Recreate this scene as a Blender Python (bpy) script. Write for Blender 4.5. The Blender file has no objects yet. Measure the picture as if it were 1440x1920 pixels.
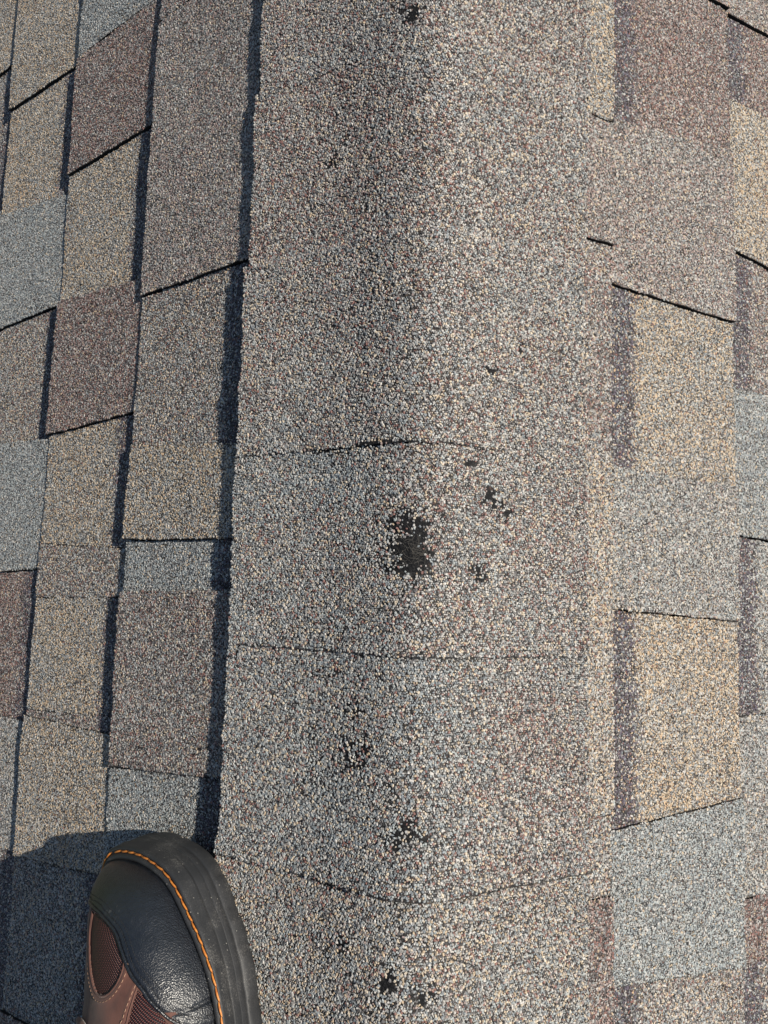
import bpy, math
import numpy as np
from mathutils import Matrix, Vector

# ------------------------------------------------------------------ camera, sky, sun, exposure
S = bpy.context.scene
C = S.collection
PITCH, YAW, ROLL = 0.11188787, 0.08236394, 0.02386999
def rotm(p, y, r):
    cx, sx, cy, sy, cz, sz = math.cos(p), math.sin(p), math.cos(y), math.sin(y), math.cos(r), math.sin(r)
    return (np.array([[1, 0, 0], [0, cx, -sx], [0, sx, cx]]) @ np.array([[cy, 0, sy], [0, 1, 0], [-sy, 0, cy]])
            @ np.array([[cz, -sz, 0], [sz, cz, 0], [0, 0, 1]]))
CAM = np.array([0.03435129, 0.0, 0.50731965])
cd = bpy.data.cameras.new('camera'); cam = bpy.data.objects.new('camera', cd); C.objects.link(cam)
m4 = Matrix([list(r)+[0] for r in rotm(PITCH, YAW, ROLL)]+[[0, 0, 0, 1]])
cam.matrix_world = Matrix.Translation(Vector(CAM)) @ m4
cd.sensor_fit = 'VERTICAL'; cd.sensor_height = 36; cd.lens = 1492.027/1920*36
cd.clip_start = .01; cd.clip_end = 400
S.camera = cam
SUN_EL, SUN_Y = math.radians(48.4), 0.20
sd = np.array([math.cos(SUN_EL), SUN_Y, math.sin(SUN_EL)]); sd /= np.linalg.norm(sd)
w = bpy.data.worlds.new('World'); S.world = w; w.use_nodes = True
nt = w.node_tree; nt.nodes.clear()
sky = nt.nodes.new('ShaderNodeTexSky'); sky.sky_type = 'NISHITA'; sky.sun_disc = False
sky.sun_elevation = SUN_EL; sky.sun_rotation = math.atan2(sd[0], sd[1]); sky.air_density = 1.2; sky.dust_density = .6
bg = nt.nodes.new('ShaderNodeBackground'); bg.inputs[1].default_value = .07
wo = nt.nodes.new('ShaderNodeOutputWorld')
nt.links.new(sky.outputs[0], bg.inputs[0]); nt.links.new(bg.outputs[0], wo.inputs[0])
sl = bpy.data.lights.new('sun', 'SUN'); sl.energy = 5.0; sl.angle = math.radians(.53); sl.color = (1, .925, .80)
so = bpy.data.objects.new('sun', sl); C.objects.link(so)
so.rotation_euler = Vector(sd).to_track_quat('Z', 'Y').to_euler(); so.location = (3, 0, 4)
S.view_settings.view_transform = 'Standard'; S.view_settings.look = 'None'
S.view_settings.gamma = 1; S.view_settings.exposure = 0.30; S.view_settings.use_curve_mapping = False
S.render.engine = 'CYCLES'

# ------------------------------------------------------------------ roof frame
P = 0.58441674                       # pitch of both slopes, 33.5 degrees
SP, CP = math.sin(P), math.cos(P)
E = .143                             # exposure of a course
rng = np.random.default_rng(11)
def world(side, Y, s, n):
    """point on a slope: side -1 left / +1 right, Y along the ridge, s down the slope, n outwards"""
    Y, s, n = np.broadcast_arrays(Y, s, n)
    return np.stack([side*(s*CP+n*SP), Y, -s*SP+n*CP], -1)
def frame(side):
    return np.array([0, 1., 0]), np.array([side*CP, 0, -SP]), np.array([side*SP, 0, CP])

# ------------------------------------------------------------------ smooth value noise in numpy
_G = rng.random((64, 64))
def vnoise(x, y):
    xi, yi = np.floor(x).astype(int), np.floor(y).astype(int)
    fx, fy = x-xi, y-yi
    fx, fy = fx*fx*(3-2*fx), fy*fy*(3-2*fy)
    g = lambda a, b: _G[a % 64, b % 64]
    return ((g(xi, yi)*(1-fx)+g(xi+1, yi)*fx)*(1-fy)+(g(xi, yi+1)*(1-fx)+g(xi+1, yi+1)*fx)*fy)
def fbm(x, y):
    return (vnoise(x, y)*.55+vnoise(x*2.1+7, y*2.1+3)*.3+vnoise(x*4.3+1, y*4.3+9)*.15)

# ------------------------------------------------------------------ materials
def mat(name):
    m = bpy.data.materials.new(name); m.use_nodes = True
    return m, m.node_tree, m.node_tree.nodes['Principled BSDF']
def N(t, kind, **kw):
    n = t.nodes.new(kind)
    for k, v in kw.items():
        if k in n.inputs.keys() if isinstance(k, str) else False: n.inputs[k].default_value = v
        else: setattr(n, k, v)
    return n
def obj_coord(t): return N(t, 'ShaderNodeTexCoord').outputs['Object']
def ramp(t, fac, stops, interp='LINEAR'):
    r = N(t, 'ShaderNodeValToRGB'); r.color_ramp.interpolation = interp
    e = r.color_ramp.elements
    while len(e) < len(stops): e.new(.5)
    for k, (p, c) in zip(e, stops): k.position = p; k.color = (*c, 1) if len(c) == 3 else c
    t.links.new(fac, r.inputs[0]); return r.outputs[0]
def bump(t, b, height, strength, dist):
    n = N(t, 'ShaderNodeBump'); n.inputs['Strength'].default_value = strength; n.inputs['Distance'].default_value = dist
    t.links.new(height, n.inputs['Height']); t.links.new(n.outputs[0], b.inputs['Normal']); return n

# crushed mineral granules: colour carried by every granule, a little mottling on each
m_gran, t, b = mat('mineral_granule')
a = N(t, 'ShaderNodeAttribute', attribute_name='granule_color')
no = N(t, 'ShaderNodeTexNoise', Scale=1800.0, Detail=2.0); t.links.new(obj_coord(t), no.inputs['Vector'])
mr = N(t, 'ShaderNodeMapRange'); mr.inputs[3].default_value = .78; mr.inputs[4].default_value = 1.2
t.links.new(no.outputs[0], mr.inputs[0])
mu = N(t, 'ShaderNodeVectorMath', operation='SCALE'); t.links.new(a.outputs['Color'], mu.inputs[0]); t.links.new(mr.outputs[0], mu.inputs['Scale'])
t.links.new(mu.outputs[0], b.inputs['Base Color']); b.inputs['Roughness'].default_value = .62
b.inputs['Specular IOR Level'].default_value = .4

# black asphalt: cut edges, bare spots, the bed between the granules
m_edge, t, b = mat('bare_asphalt')
no = N(t, 'ShaderNodeTexNoise', Scale=900.0, Detail=4.0); co = obj_coord(t); t.links.new(co, no.inputs['Vector'])
n2 = N(t, 'ShaderNodeTexNoise', Scale=140.0, Detail=3.0); t.links.new(co, n2.inputs['Vector'])
t.links.new(ramp(t, no.outputs[0], [(.3, (.007, .007, .008)), (.62, (.015, .015, .017)), (.8, (.04, .039, .037))]), b.inputs['Base Color'])
b.inputs['Roughness'].default_value = .8; b.inputs['Specular IOR Level'].default_value = .15; bump(t, b, n2.outputs[0], .5, .0012)

# board top: asphalt where real granules are laid on it, a granule pattern elsewhere
m_top, t, b = mat('shingle_surface')
co = obj_coord(t)
vo = N(t, 'ShaderNodeTexVoronoi', Scale=560.0); t.links.new(co, vo.inputs['Vector'])
sep = N(t, 'ShaderNodeSeparateColor'); t.links.new(vo.outputs['Color'], sep.inputs[0])
tint = ramp(t, sep.outputs[0], [(0, (.25, .25, .27)), (.14, (.55, .56, .62)), (.3, (1.25, .8, .7)), (.42, (.9, .92, .95)), (.6, (1.1, 1.12, 1.15)),
                                (.74, (1.55, 1.5, 1.4)), (.88, (1.7, 1.4, 1.05))], 'CONSTANT')
at = N(t, 'ShaderNodeAttribute', attribute_name='granule_color')
mx = N(t, 'ShaderNodeVectorMath', operation='MULTIPLY'); t.links.new(at.outputs['Color'], mx.inputs[0]); t.links.new(tint, mx.inputs[1])
gap = N(t, 'ShaderNodeMapRange'); gap.inputs[1].default_value = .35; gap.inputs[2].default_value = .6; gap.inputs[3].default_value = 1.5; gap.inputs[4].default_value = .45
t.links.new(vo.outputs['Distance'], gap.inputs[0])
sc = N(t, 'ShaderNodeVectorMath', operation='SCALE'); t.links.new(mx.outputs[0], sc.inputs[0]); t.links.new(gap.outputs[0], sc.inputs['Scale'])
cv = N(t, 'ShaderNodeAttribute', attribute_name='laid')
no = N(t, 'ShaderNodeTexNoise', Scale=1100.0, Detail=3.0); t.links.new(co, no.inputs['Vector'])
bed = ramp(t, no.outputs[0], [(.35, (.007, .007, .008)), (.6, (.016, .016, .017)), (.8, (.05, .048, .045))])
mi = N(t, 'ShaderNodeMix', data_type='RGBA'); t.links.new(cv.outputs['Fac'], mi.inputs[0]); t.links.new(sc.outputs[0], mi.inputs[6]); t.links.new(bed, mi.inputs[7])
t.links.new(mi.outputs[2], b.inputs['Base Color']); b.inputs['Roughness'].default_value = .85; b.inputs['Specular IOR Level'].default_value = .12
bump(t, b, gap.outputs[0], .4, .0006)

# ------------------------------------------------------------------ mesh builder
class MB:
    def __init__(self): self.v = []; self.n = 0; self.f = []   # faces: (index array (k, m), material)
    def add(self, verts, faces, mi=0, col=None, laid=0., smooth=False):
        verts = np.asarray(verts, float).reshape(-1, 3); k = len(verts)
        c = np.ones((k, 3))*.2 if col is None else np.broadcast_to(np.asarray(col, float), (k, 3))
        self.v.append((verts, c, np.broadcast_to(np.asarray(laid, float), (k,))))
        for fa in (faces if isinstance(faces, list) else [faces]):
            self.f.append((np.asarray(fa, np.int32)+self.n, mi, smooth))
        self.n += k; return self
    def build(self, name, mats, parent=None, attrs=True):
        me = bpy.data.meshes.new(name)
        V = np.concatenate([a[0] for a in self.v]); me.vertices.add(len(V)); me.vertices.foreach_set('co', V.ravel().astype(np.float32))
        loops = np.concatenate([f[0].ravel() for f in self.f]); tot = np.concatenate([np.full(len(f[0]), f[0].shape[1], np.int32) for f in self.f])
        st = np.r_[0, np.cumsum(tot)[:-1]].astype(np.int32)
        me.loops.add(len(loops)); me.loops.foreach_set('vertex_index', loops.astype(np.int32))
        me.polygons.add(len(tot)); me.polygons.foreach_set('loop_start', st); me.polygons.foreach_set('loop_total', tot)
        me.polygons.foreach_set('material_index', np.concatenate([np.full(len(f[0]), f[1], np.int32) for f in self.f]))
        me.polygons.foreach_set('use_smooth', np.concatenate([np.full(len(f[0]), f[2], bool) for f in self.f]))
        for m in mats: me.materials.append(m)
        if attrs:
            ca = me.attributes.new('granule_color', 'FLOAT_COLOR', 'POINT')
            cc = np.concatenate([a[1] for a in self.v]); ca.data.foreach_set('color', np.c_[cc, np.ones(len(cc))].ravel().astype(np.float32))
            la = me.attributes.new('laid', 'FLOAT', 'POINT'); la.data.foreach_set('value', np.concatenate([a[2] for a in self.v]).astype(np.float32))
        me.update(calc_edges=True); me.validate()
        o = bpy.data.objects.new(name, me); C.objects.link(o)
        if parent: o.parent = parent
        return o
def thing(name, label, cat, group=None):
    o = bpy.data.objects.new(name, None); C.objects.link(o); o.empty_display_size = .05
    o['label'] = label; o['category'] = cat
    if group: o['group'] = group
    return o

# ------------------------------------------------------------------ granule blends (albedos)
K = dict(W=(.455, .45, .435), G=(.29, .288, .28), B=(.195, .225, .248), L=(.32, .355, .362), K=(.035, .035, .04), D=(.13, .13, .135),
         T=(.42, .335, .235), O=(.50, .36, .23), C=(.50, .44, .35), R=(.20, .098, .085), Q=(.11, .072, .068), P=(.30, .235, .22), V=(.095, .082, .115))
BL = {
 'cap_a':  dict(W=.13, G=.22, L=.06, B=.08, K=.05, D=.12, C=.09, P=.11, R=.08, Q=.05, T=.04),
 'cap_b':  dict(W=.14, G=.23, L=.09, B=.10, K=.05, D=.11, C=.09, P=.06, R=.07, Q=.02, T=.04),
 'cap_c':  dict(W=.13, G=.17, L=.18, B=.23, K=.06, D=.10, C=.08, P=.02, R=.05, T=.03),
 'cap_d':  dict(W=.12, G=.20, L=.13, B=.12, K=.06, D=.10, C=.11, P=.05, R=.05, T=.07),
 'slate':  dict(W=.12, G=.18, L=.36, B=.22, D=.07, K=.02, T=.02, C=.02),
 'grey':   dict(W=.17, G=.34, L=.14, B=.10, D=.10, K=.03, T=.04, C=.05, P=.04),
 'tan':    dict(W=.10, G=.21, L=.06, B=.11, D=.10, K=.03, T=.18, O=.06, C=.14, R=.01),
 'warm':   dict(W=.11, G=.22, L=.04, B=.06, D=.09, K=.03, T=.19, O=.08, C=.17, R=.01),
 'tanl':   dict(W=.14, G=.22, L=.08, B=.08, D=.08, K=.03, T=.10, O=.03, C=.16, P=.05, R=.03),
 'brown':  dict(W=.05, G=.15, L=.02, B=.02, D=.14, K=.05, P=.25, R=.10, Q=.13, T=.06),
 'mix':    dict(W=.13, G=.20, L=.08, B=.10, D=.13, K=.06, T=.07, O=.02, C=.08, P=.06, R=.05, Q=.03),
 'mixb':   dict(W=.11, G=.20, L=.05, B=.07, D=.15, K=.05, T=.05, C=.07, P=.13, R=.07, Q=.05),
 'taupe':  dict(W=.10, G=.28, L=.03, B=.04, D=.14, K=.03, T=.04, C=.06, P=.24, R=.02, Q=.02),
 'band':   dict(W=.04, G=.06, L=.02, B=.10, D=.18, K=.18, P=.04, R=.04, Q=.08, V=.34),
}
KN = list(K); KC = np.array([K[k] for k in KN])*np.array([1.02, .988, .965])
for k in list(BL):
    v = np.array([BL[k].get(q, 0) for q in KN]); BL[k] = v/v.sum()
def avg(bl): return BL[bl] @ KC
def pick(prob):
    c = np.cumsum(prob, 1); c /= c[:, -1:]
    return KC[(rng.random(len(prob))[:, None] > c).sum(1).clip(0, len(KN)-1)]

def granules(mb, P0, A, B, Nn, col, r, hi, full, mi):
    """one crushed stone at each P0; A, B tangents, Nn normal (arrays); full = 13 triangles, else 5"""
    k = len(P0)
    if not k: return
    th0 = rng.random(k)*6.283; asp = 1+.45*rng.random(k); rr = r*(.62+.70*rng.random(k)**1.3)
    hh = hi*rr*(.7+.6*rng.random(k))
    # each stone lies tilted a little
    ta, tb = rng.normal(0, .22, k), rng.normal(0, .22, k)
    up = Nn+A*ta[:, None]+B*tb[:, None]; up /= np.linalg.norm(up, axis=1)[:, None]
    ca, sa = np.cos(th0)[:, None], np.sin(th0)[:, None]
    U = A*ca+B*sa; Vv = -A*sa+B*ca
    U = U-up*(U*up).sum(1)[:, None]; Vv = Vv-up*(Vv*up).sum(1)[:, None]
    ang = np.arange(5)*2*np.pi/5
    rings = []
    for i in range(5):
        q = rr*(.82+.36*rng.random(k)); an = ang[i]+rng.normal(0, .16, k)
        rings.append(P0+U*(np.cos(an)*q*asp)[:, None]+Vv*(np.sin(an)*q/asp**.4)[:, None]-up*(.12*hh)[:, None])
    if full:
        tops = []
        for i in range(5):
            q = .56+.16*rng.random(k)
            base = rings[i]-P0
            tops.append(P0+base*q[:, None]+up*(hh*(.85+.3*rng.random(k)))[:, None])
        V = np.stack(rings+tops, 1).reshape(-1, 3); o = np.arange(k)[:, None]*10
        quads = np.concatenate([o+np.array([[i, (i+1) % 5, 5+(i+1) % 5, 5+i]]) for i in range(5)])
        pent = o+np.array([[5, 6, 7, 8, 9]])
        mb.add(V, [quads, pent], mi, np.repeat(col, 10, 0))
    else:
        off = rng.normal(0, .25, (k, 2))*rr[:, None]
        ap = P0+up*hh[:, None]+U*off[:, :1]+Vv*off[:, 1:]
        V = np.stack(rings+[ap], 1).reshape(-1, 3); o = np.arange(k)[:, None]*6
        tr = np.concatenate([o+np.array([[i, (i+1) % 5, 5]]) for i in range(5)])
        mb.add(V, [tr], mi, np.repeat(col, 6, 0))

def hexgrid(y0, y1, s0, s1, d, jit=.33):
    ny, ns = int((y1-y0)/(d*.866))+2, int((s1-s0)/d)+2
    J, I = np.meshgrid(np.arange(ny), np.arange(ns), indexing='ij')
    Y = y0+J*d*.866+rng.normal(0, jit*.5*d, J.shape); s = s0+(I+.5*(J % 2))*d+rng.normal(0, jit*.5*d, J.shape)
    return Y.ravel(), s.ravel()

# ------------------------------------------------------------------ the roof
roof = thing('roof', 'weathered laminated asphalt shingle roof, two slopes meeting at a capped ridge', 'roof')
HB = -.0055
def in_view(side, Y, s, m=.03):
    """the stretch of roof on which single granules can be told apart"""
    if side < 0:
        return (s < .519+.177*(Y-.057)+m) & (Y < .415+.475*s+m) & (Y > -.245-.345*s-m)
    return (s < .370+.033*(Y-.088)+m) & (Y < .452+.33*s+m) & (Y > -.243-.235*s-m)

def field_piece(side, s0, s1, ya, yb, raised, blend, band=False, name='shingle', mb=None, fine=True, s_vis=None):
    """ya, yb = (Y at the upper edge, Y at the lower edge) of the two ends, ya above yb. s0..s1 down the slope"""
    own = mb is None
    if own: mb = MB()
    su = s1-E; up = .003 if raised else 0.
    seed = rng.random()*50
    sv = s0 if s_vis is None else s_vis
    def h(Y, s):
        ramp_ = np.clip((s-su)/E, 0, 1)*.0046
        lift = .0009*np.clip((s-s1+.03)/.03, 0, 1)*(fbm(Y*9+seed, s*3)-.4)*2
        return HB+ramp_+up+lift+.0007*(fbm(Y*26+seed, s*26+5)-.5)
    eA = lambda s: ya[0]+(ya[1]-ya[0])*(s-su)/E+.0012*(vnoise(s*130+seed, 3.+0*s)-.5)
    eB = lambda s: yb[0]+(yb[1]-yb[0])*(s-su)/E+.0012*(vnoise(s*130+seed, 9.+0*s)-.5)
    sEnd = lambda Y: s1+.0022*(vnoise(Y*70+seed, 4.+0*Y)-.5)+.0022*(vnoise(Y*14+seed, 8.+0*Y)-.5)
    L = abs(ya[0]-yb[0]); nY = max(2, int(L/(.008 if fine else .08)))+1; nS = (18 if fine else 3)
    v = np.linspace(0, 1, nY)[None, :]; u = np.linspace(0, 1, nS)[:, None]
    s_ = s0+(s1-s0)*u+0*v
    Y_ = eB(s_)+(eA(s_)-eB(s_))*v
    s_ = s0+(sEnd(Y_)-s0)*u
    n_ = h(Y_, s_)
    top = world(side, Y_, s_, n_); bot = world(side, Y_, s_+0*n_, n_*0+HB-.004)
    c = avg(blend); cc = np.broadcast_to(c, (nS*nY, 3)).copy()
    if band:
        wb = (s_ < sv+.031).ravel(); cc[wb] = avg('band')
    laid = (in_view(side, Y_, s_).ravel()*.78) if fine else np.zeros(nS*nY)
    idx = np.arange(nS*nY).reshape(nS, nY)
    q = np.stack([idx[:-1, :-1], idx[1:, :-1], idx[1:, 1:], idx[:-1, 1:]], -1).reshape(-1, 4)
    if side < 0: q = q[:, ::-1]
    mb.add(top, q, 0, cc, laid, smooth=True)
    # cut sides of the board, bare asphalt
    ring = np.r_[idx[0, :], idx[1:, -1], idx[-1, -2::-1], idx[-2:0:-1, 0]]
    T, Bm = top.reshape(-1, 3)[ring], bot.reshape(-1, 3)[ring]; k = len(ring)
    i = np.arange(k); j = (i+1) % k
    qq = np.stack([i, j, k+j, k+i], -1)
    if side > 0: qq = qq[:, ::-1]
    mb.add(np.r_[T, Bm], qq, 1)
    if not fine: return None
    # granules
    d = .00166
    Y, s = hexgrid(min(yb)-.004, max(ya)+.004, max(s0, sv-.012), s1+.003, d)
    edge = .0004*rng.random(len(Y))
    k = in_view(side, Y, s) & (s < sEnd(Y)-.0002+edge) & (Y < eA(s)-.0002+edge) & (Y > eB(s)+.0006-edge)
    k &= rng.random(len(Y)) > .02+.10*(fbm(Y*90+seed, s*90) > .68)
    Y, s = Y[k], s[k]
    if len(Y):
        pr = np.repeat(BL[blend][None], len(Y), 0)
        # blotches: the blend drifts inside a tab
        dr = fbm(Y*24+seed*2, s*24+11)[:, None]
        pr = pr*(1+(dr-.5)*np.array([1.2 if q in 'WLB' else (-1.4 if q in 'TOPRQ' else 0.) for q in KN])[None]).clip(.1, 3)
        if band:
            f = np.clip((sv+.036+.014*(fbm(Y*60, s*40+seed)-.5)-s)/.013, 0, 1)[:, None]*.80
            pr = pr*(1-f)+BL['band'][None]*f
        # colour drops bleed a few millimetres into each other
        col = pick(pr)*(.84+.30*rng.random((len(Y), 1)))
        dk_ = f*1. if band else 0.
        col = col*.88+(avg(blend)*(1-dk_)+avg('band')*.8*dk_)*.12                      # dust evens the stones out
        ay, as_, an = frame(side)
        P0 = world(side, Y, s, h(Y, s)+.0001)
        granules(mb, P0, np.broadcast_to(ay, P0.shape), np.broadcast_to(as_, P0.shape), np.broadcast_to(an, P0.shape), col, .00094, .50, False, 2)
    if own: return mb.build(name, [m_top, m_edge, m_gran], roof)

# each course: list of boundaries (Y at upper edge, Y at lower edge) and what lies below each
def course(side, k0, s1, rows, s0=None, s_vis=None):
    prev_r = True
    for (ya, r, bl, bd), (yb, *_ ) in zip(rows[:-1], rows[1:]):
        rb = _[0] if _ else False
        ga = .0004 if prev_r else 0.                       # a gap is left only below a raised tab
        gb = .0005 if r else (-.002 if rb else .0003)      # a recessed strip runs on under the raised tab that follows
        prev_r = r
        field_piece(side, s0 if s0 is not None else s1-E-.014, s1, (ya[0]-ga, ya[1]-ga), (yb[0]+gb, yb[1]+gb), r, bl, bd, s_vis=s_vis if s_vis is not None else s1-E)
R_, F_ = True, False
course(-1, 0, .2945, [((.86, .86), F_, 'tan', True), ((.70, .70), R_, 'mixb', False), ((.545, .530), R_, 'taupe', False),
    ((.2678, .2644), F_, 'mix', True), ((.117, .1288), R_, 'tan', False), ((.0435, .0451), F_, 'slate', True), ((.0050, .0003), R_, 'mixb', False),
    ((-.1345, -.1460), F_, 'slate', True), ((-.235, -.240), R_, 'mix', False), ((-.36, -.36), F_, 'tan', True), ((-.52, -.52), R_, 'slate', False)], s0=.118, s_vis=.150)
course(-1, 1, .4375, [((.92, .92), R_, 'tan', False), ((.76, .76), R_, 'slate', False), ((.565, .555), R_, 'brown', False), ((.4342, .4248), F_, 'tan', True),
    ((.2845, .2897), R_, 'brown', False), ((.1604, .1522), F_, 'tan', True), ((.0382, .0445), F_, 'mix', False), ((-.0043, -.0080), F_, 'tan', True),
    ((-.1061, -.1144), F_, 'mixb', True), ((-.1213, -.1193), R_, 'tan', False), ((-.236, -.248), F_, 'mix', True), ((-.38, -.385), R_, 'brown', False), ((-.50, -.50), F_, 'slate', True)])
course(-1, 2, .5805, [((.95, .95), F_, 'mix', True), ((.80, .80), R_, 'tan', False), ((.5527, .5497), F_, 'tan', True), ((.408, .422), R_, 'slate', False),
    ((.2892, .2830), F_, 'mix', True), ((.1498, .1560), R_, 'slate', False), ((.0195, .0150), F_, 'brown', True), ((-.1260, -.1270), R_, 'grey', False),
    ((-.248, -.250), F_, 'mixb', True), ((-.40, -.41), R_, 'slate', False), ((-.50, -.50), F_, 'tan', True)])
course(-1, 3, .7235, [((.95, .95), R_, 'grey', False), ((.79, .79), R_, 'tan', False), ((.6150, .6080), F_, 'mix', True), ((.432, .430), R_, 'slate', False), ((.29, .29), F_, 'tan', True),
    ((.14, .14), R_, 'mixb', False), ((-.02, -.02), F_, 'tan', True), ((-.19, -.19), R_, 'grey', False), ((-.36, -.36), F_, 'mix', True), ((-.50, -.50), R_, 'tan', False)])
course(1, 0, .1877, [((.86, .86), F_, 'mix', True), ((.70, .70), R_, 'tan', False), ((.3853, .3853), R_, 'taupe', False), ((.2857, .2834), F_, 'mixb', False),
    ((.1150, .1150), R_, 'tanl', False), ((-.1470, -.1490), F_, 'mix', False), ((-.2050, -.2050), R_, 'brown', False), ((-.37, -.37), F_, 'mix', True), ((-.48, -.48), R_, 'slate', False)], s0=.112, s_vis=.150)
course(1, 1, .3307, [((.88, .88), F_, 'tan', True), ((.72, .72), R_, 'mixb', False), ((.5500, .5440), F_, 'brown', True), ((.3921, .4075), R_, 'taupe', False),
    ((.2543, .2496), F_, 'tan', True), ((.1095, .1050), R_, 'grey', False), ((-.0004, -.0075), F_, 'warm', True), ((-.1618, -.1492), R_, 'slate', False),
    ((-.2696, -.2787), F_, 'mix', True), ((-.41, -.41), R_, 'tan', False), ((-.49, -.49), F_, 'slate', True)])
course(1, 2, .4737, [((.90, .90), R_, 'grey', False), ((.74, .74), R_, 'taupe', False), ((.5435, .5435), F_, 'brown', True), ((.4608, .4550), R_, 'warm', False),
    ((.3193, .3000), F_, 'mixb', True), ((.1930, .1930), R_, 'slate', False), ((.0654, .0560), F_, 'grey', True), ((-.0851, -.0800), R_, 'grey', False),
    ((-.2296, -.2240), R_, 'brown', False), ((-.2801, -.2801), F_, 'mix', True), ((-.42, -.42), R_, 'tan', False), ((-.50, -.50), F_, 'mix', True)])
# the rest of the two slopes, outside the photograph
fld = MB()
names = ['tan', 'slate', 'brown', 'mix', 'grey', 'mixb', 'taupe', 'warm']
for side, kmin, smin in ((-1, 4, .7235), (1, 3, .4737)):
    for k in range(22):
        s1 = (.2945 if side < 0 else .1877)+E*k
        inner = s1 < smin+.001
        y = 2.6+rng.random()*.1; r = k % 2 == 0
        while y > -2.6:
            l = .11+.12*rng.random(); y2 = y-l
            if inner:
                top_lim, bot_lim = [(.86, .92, .95, .95), (.86, .88, .90)][side > 0][k], [(-.52, -.50, -.50, -.50), (-.48, -.49, -.50)][side > 0][k]
                if y > bot_lim and y2 < top_lim:
                    if y > top_lim: y2 = top_lim
                    else: y = bot_lim; y2 = y-l
                if y-y2 < .01: y = bot_lim if y2 <= top_lim else y2; continue
            field_piece(side, max(s1-E-.014, .112), s1, (y, y), (y2+.001, y2+.001), r, names[rng.integers(8)], not r, mb=fld, fine=False)
            if inner and abs(y2-top_lim) < 1e-6: y = bot_lim
            else: y = y2
            r = not r
sf = fld.build('shingle_field', [m_top, m_edge, m_gran], roof); sf['kind'] = 'stuff'; sf['label'] = 'courses of weathered shingles further down both slopes'

# the wooden deck under the shingles
dk = MB()
for side in (-1, 1):
    q = world(side, np.array([-2.7, 2.7, 2.7, -2.7]), np.array([.03, .03, 3.3, 3.3]), np.array([HB-.0041]*4))
    q2 = world(side, np.array([-2.7, 2.7, 2.7, -2.7]), np.array([.03, .03, 3.3, 3.3]), np.array([HB-.022]*4))
    V = np.r_[q, q2]; fcs = np.array([[0, 1, 2, 3], [7, 6, 5, 4], [0, 4, 5, 1], [1, 5, 6, 2], [2, 6, 7, 3], [3, 7, 4, 0]])
    dk.add(V, fcs if side < 0 else fcs[:, ::-1], 0)
m_wood, t, b = mat('roof_deck_wood')
no = N(t, 'ShaderNodeTexNoise', Scale=30.0, Detail=5.0); t.links.new(obj_coord(t), no.inputs['Vector'])
t.links.new(ramp(t, no.outputs[0], [(.3, (.16, .10, .055)), (.7, (.28, .19, .11))]), b.inputs['Base Color']); b.inputs['Roughness'].default_value = .8
dk.build('roof_deck', [m_wood], roof)

# ------------------------------------------------------------------ ridge cap shingles
CAPN = .0045
_t = np.linspace(-.2, .2, 1601)
def _ang(kl, kr):
    """slope of the bent cap along its arc length: a quick bend a little right of the crest, the left wing
    steep near the crest and flatter towards its edge"""
    c = np.tanh((_t-.012)/.017)
    a = P*c
    a = np.where(_t < .012, a*(1+.17*np.exp(-((_t+.036)/.040)**2)-.06*np.clip((-_t-.06)/.09, 0, 1.2))*kl, a*(1+.04*np.exp(-((_t-.07)/.03)**2))*kr)
    return a
def _path(q):
    a = _ang(q[2], q[3]); dt = _t[1]-_t[0]
    x = np.cumsum(np.cos(a))*dt; z = -np.cumsum(np.sin(a))*dt
    x -= np.interp(0, _t, x); z -= np.interp(0, _t, z)
    return x+q[0], z+q[1], a
TL, TR = .1490, .1565
def _err(q):
    x, z, a = _path(q)
    l = world(-1, 0., .151, CAPN); r_ = world(1, 0., .1605, CAPN)
    return np.array([np.interp(-TL, _t, x)-l[0], np.interp(-TL, _t, z)-l[2], np.interp(TR, _t, x)-r_[0], np.interp(TR, _t, z)-r_[2]])
_q = np.array([0., .002, 1., 1.])
for _ in range(12):
    e0 = _err(_q); J = np.stack([(_err(_q+np.eye(4)[i]*1e-5)-e0)/1e-5 for i in range(4)], 1)
    _q = _q-np.linalg.lstsq(J, e0, rcond=None)[0]
_PX, _PZ, _PA = _path(_q)
def cap_path(tt):
    """x, z, tangent angle along the bent cap; tt signed arc length from the crest"""
    return np.interp(tt, _t, _PX), np.interp(tt, _t, _PZ), np.interp(tt, _t, _PA)
z_top = 0.
s2tl = lambda s: s-.151+TL
s2tr = lambda s: s-.1605+TR
print('cap path', _q, _err(_q))
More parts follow.
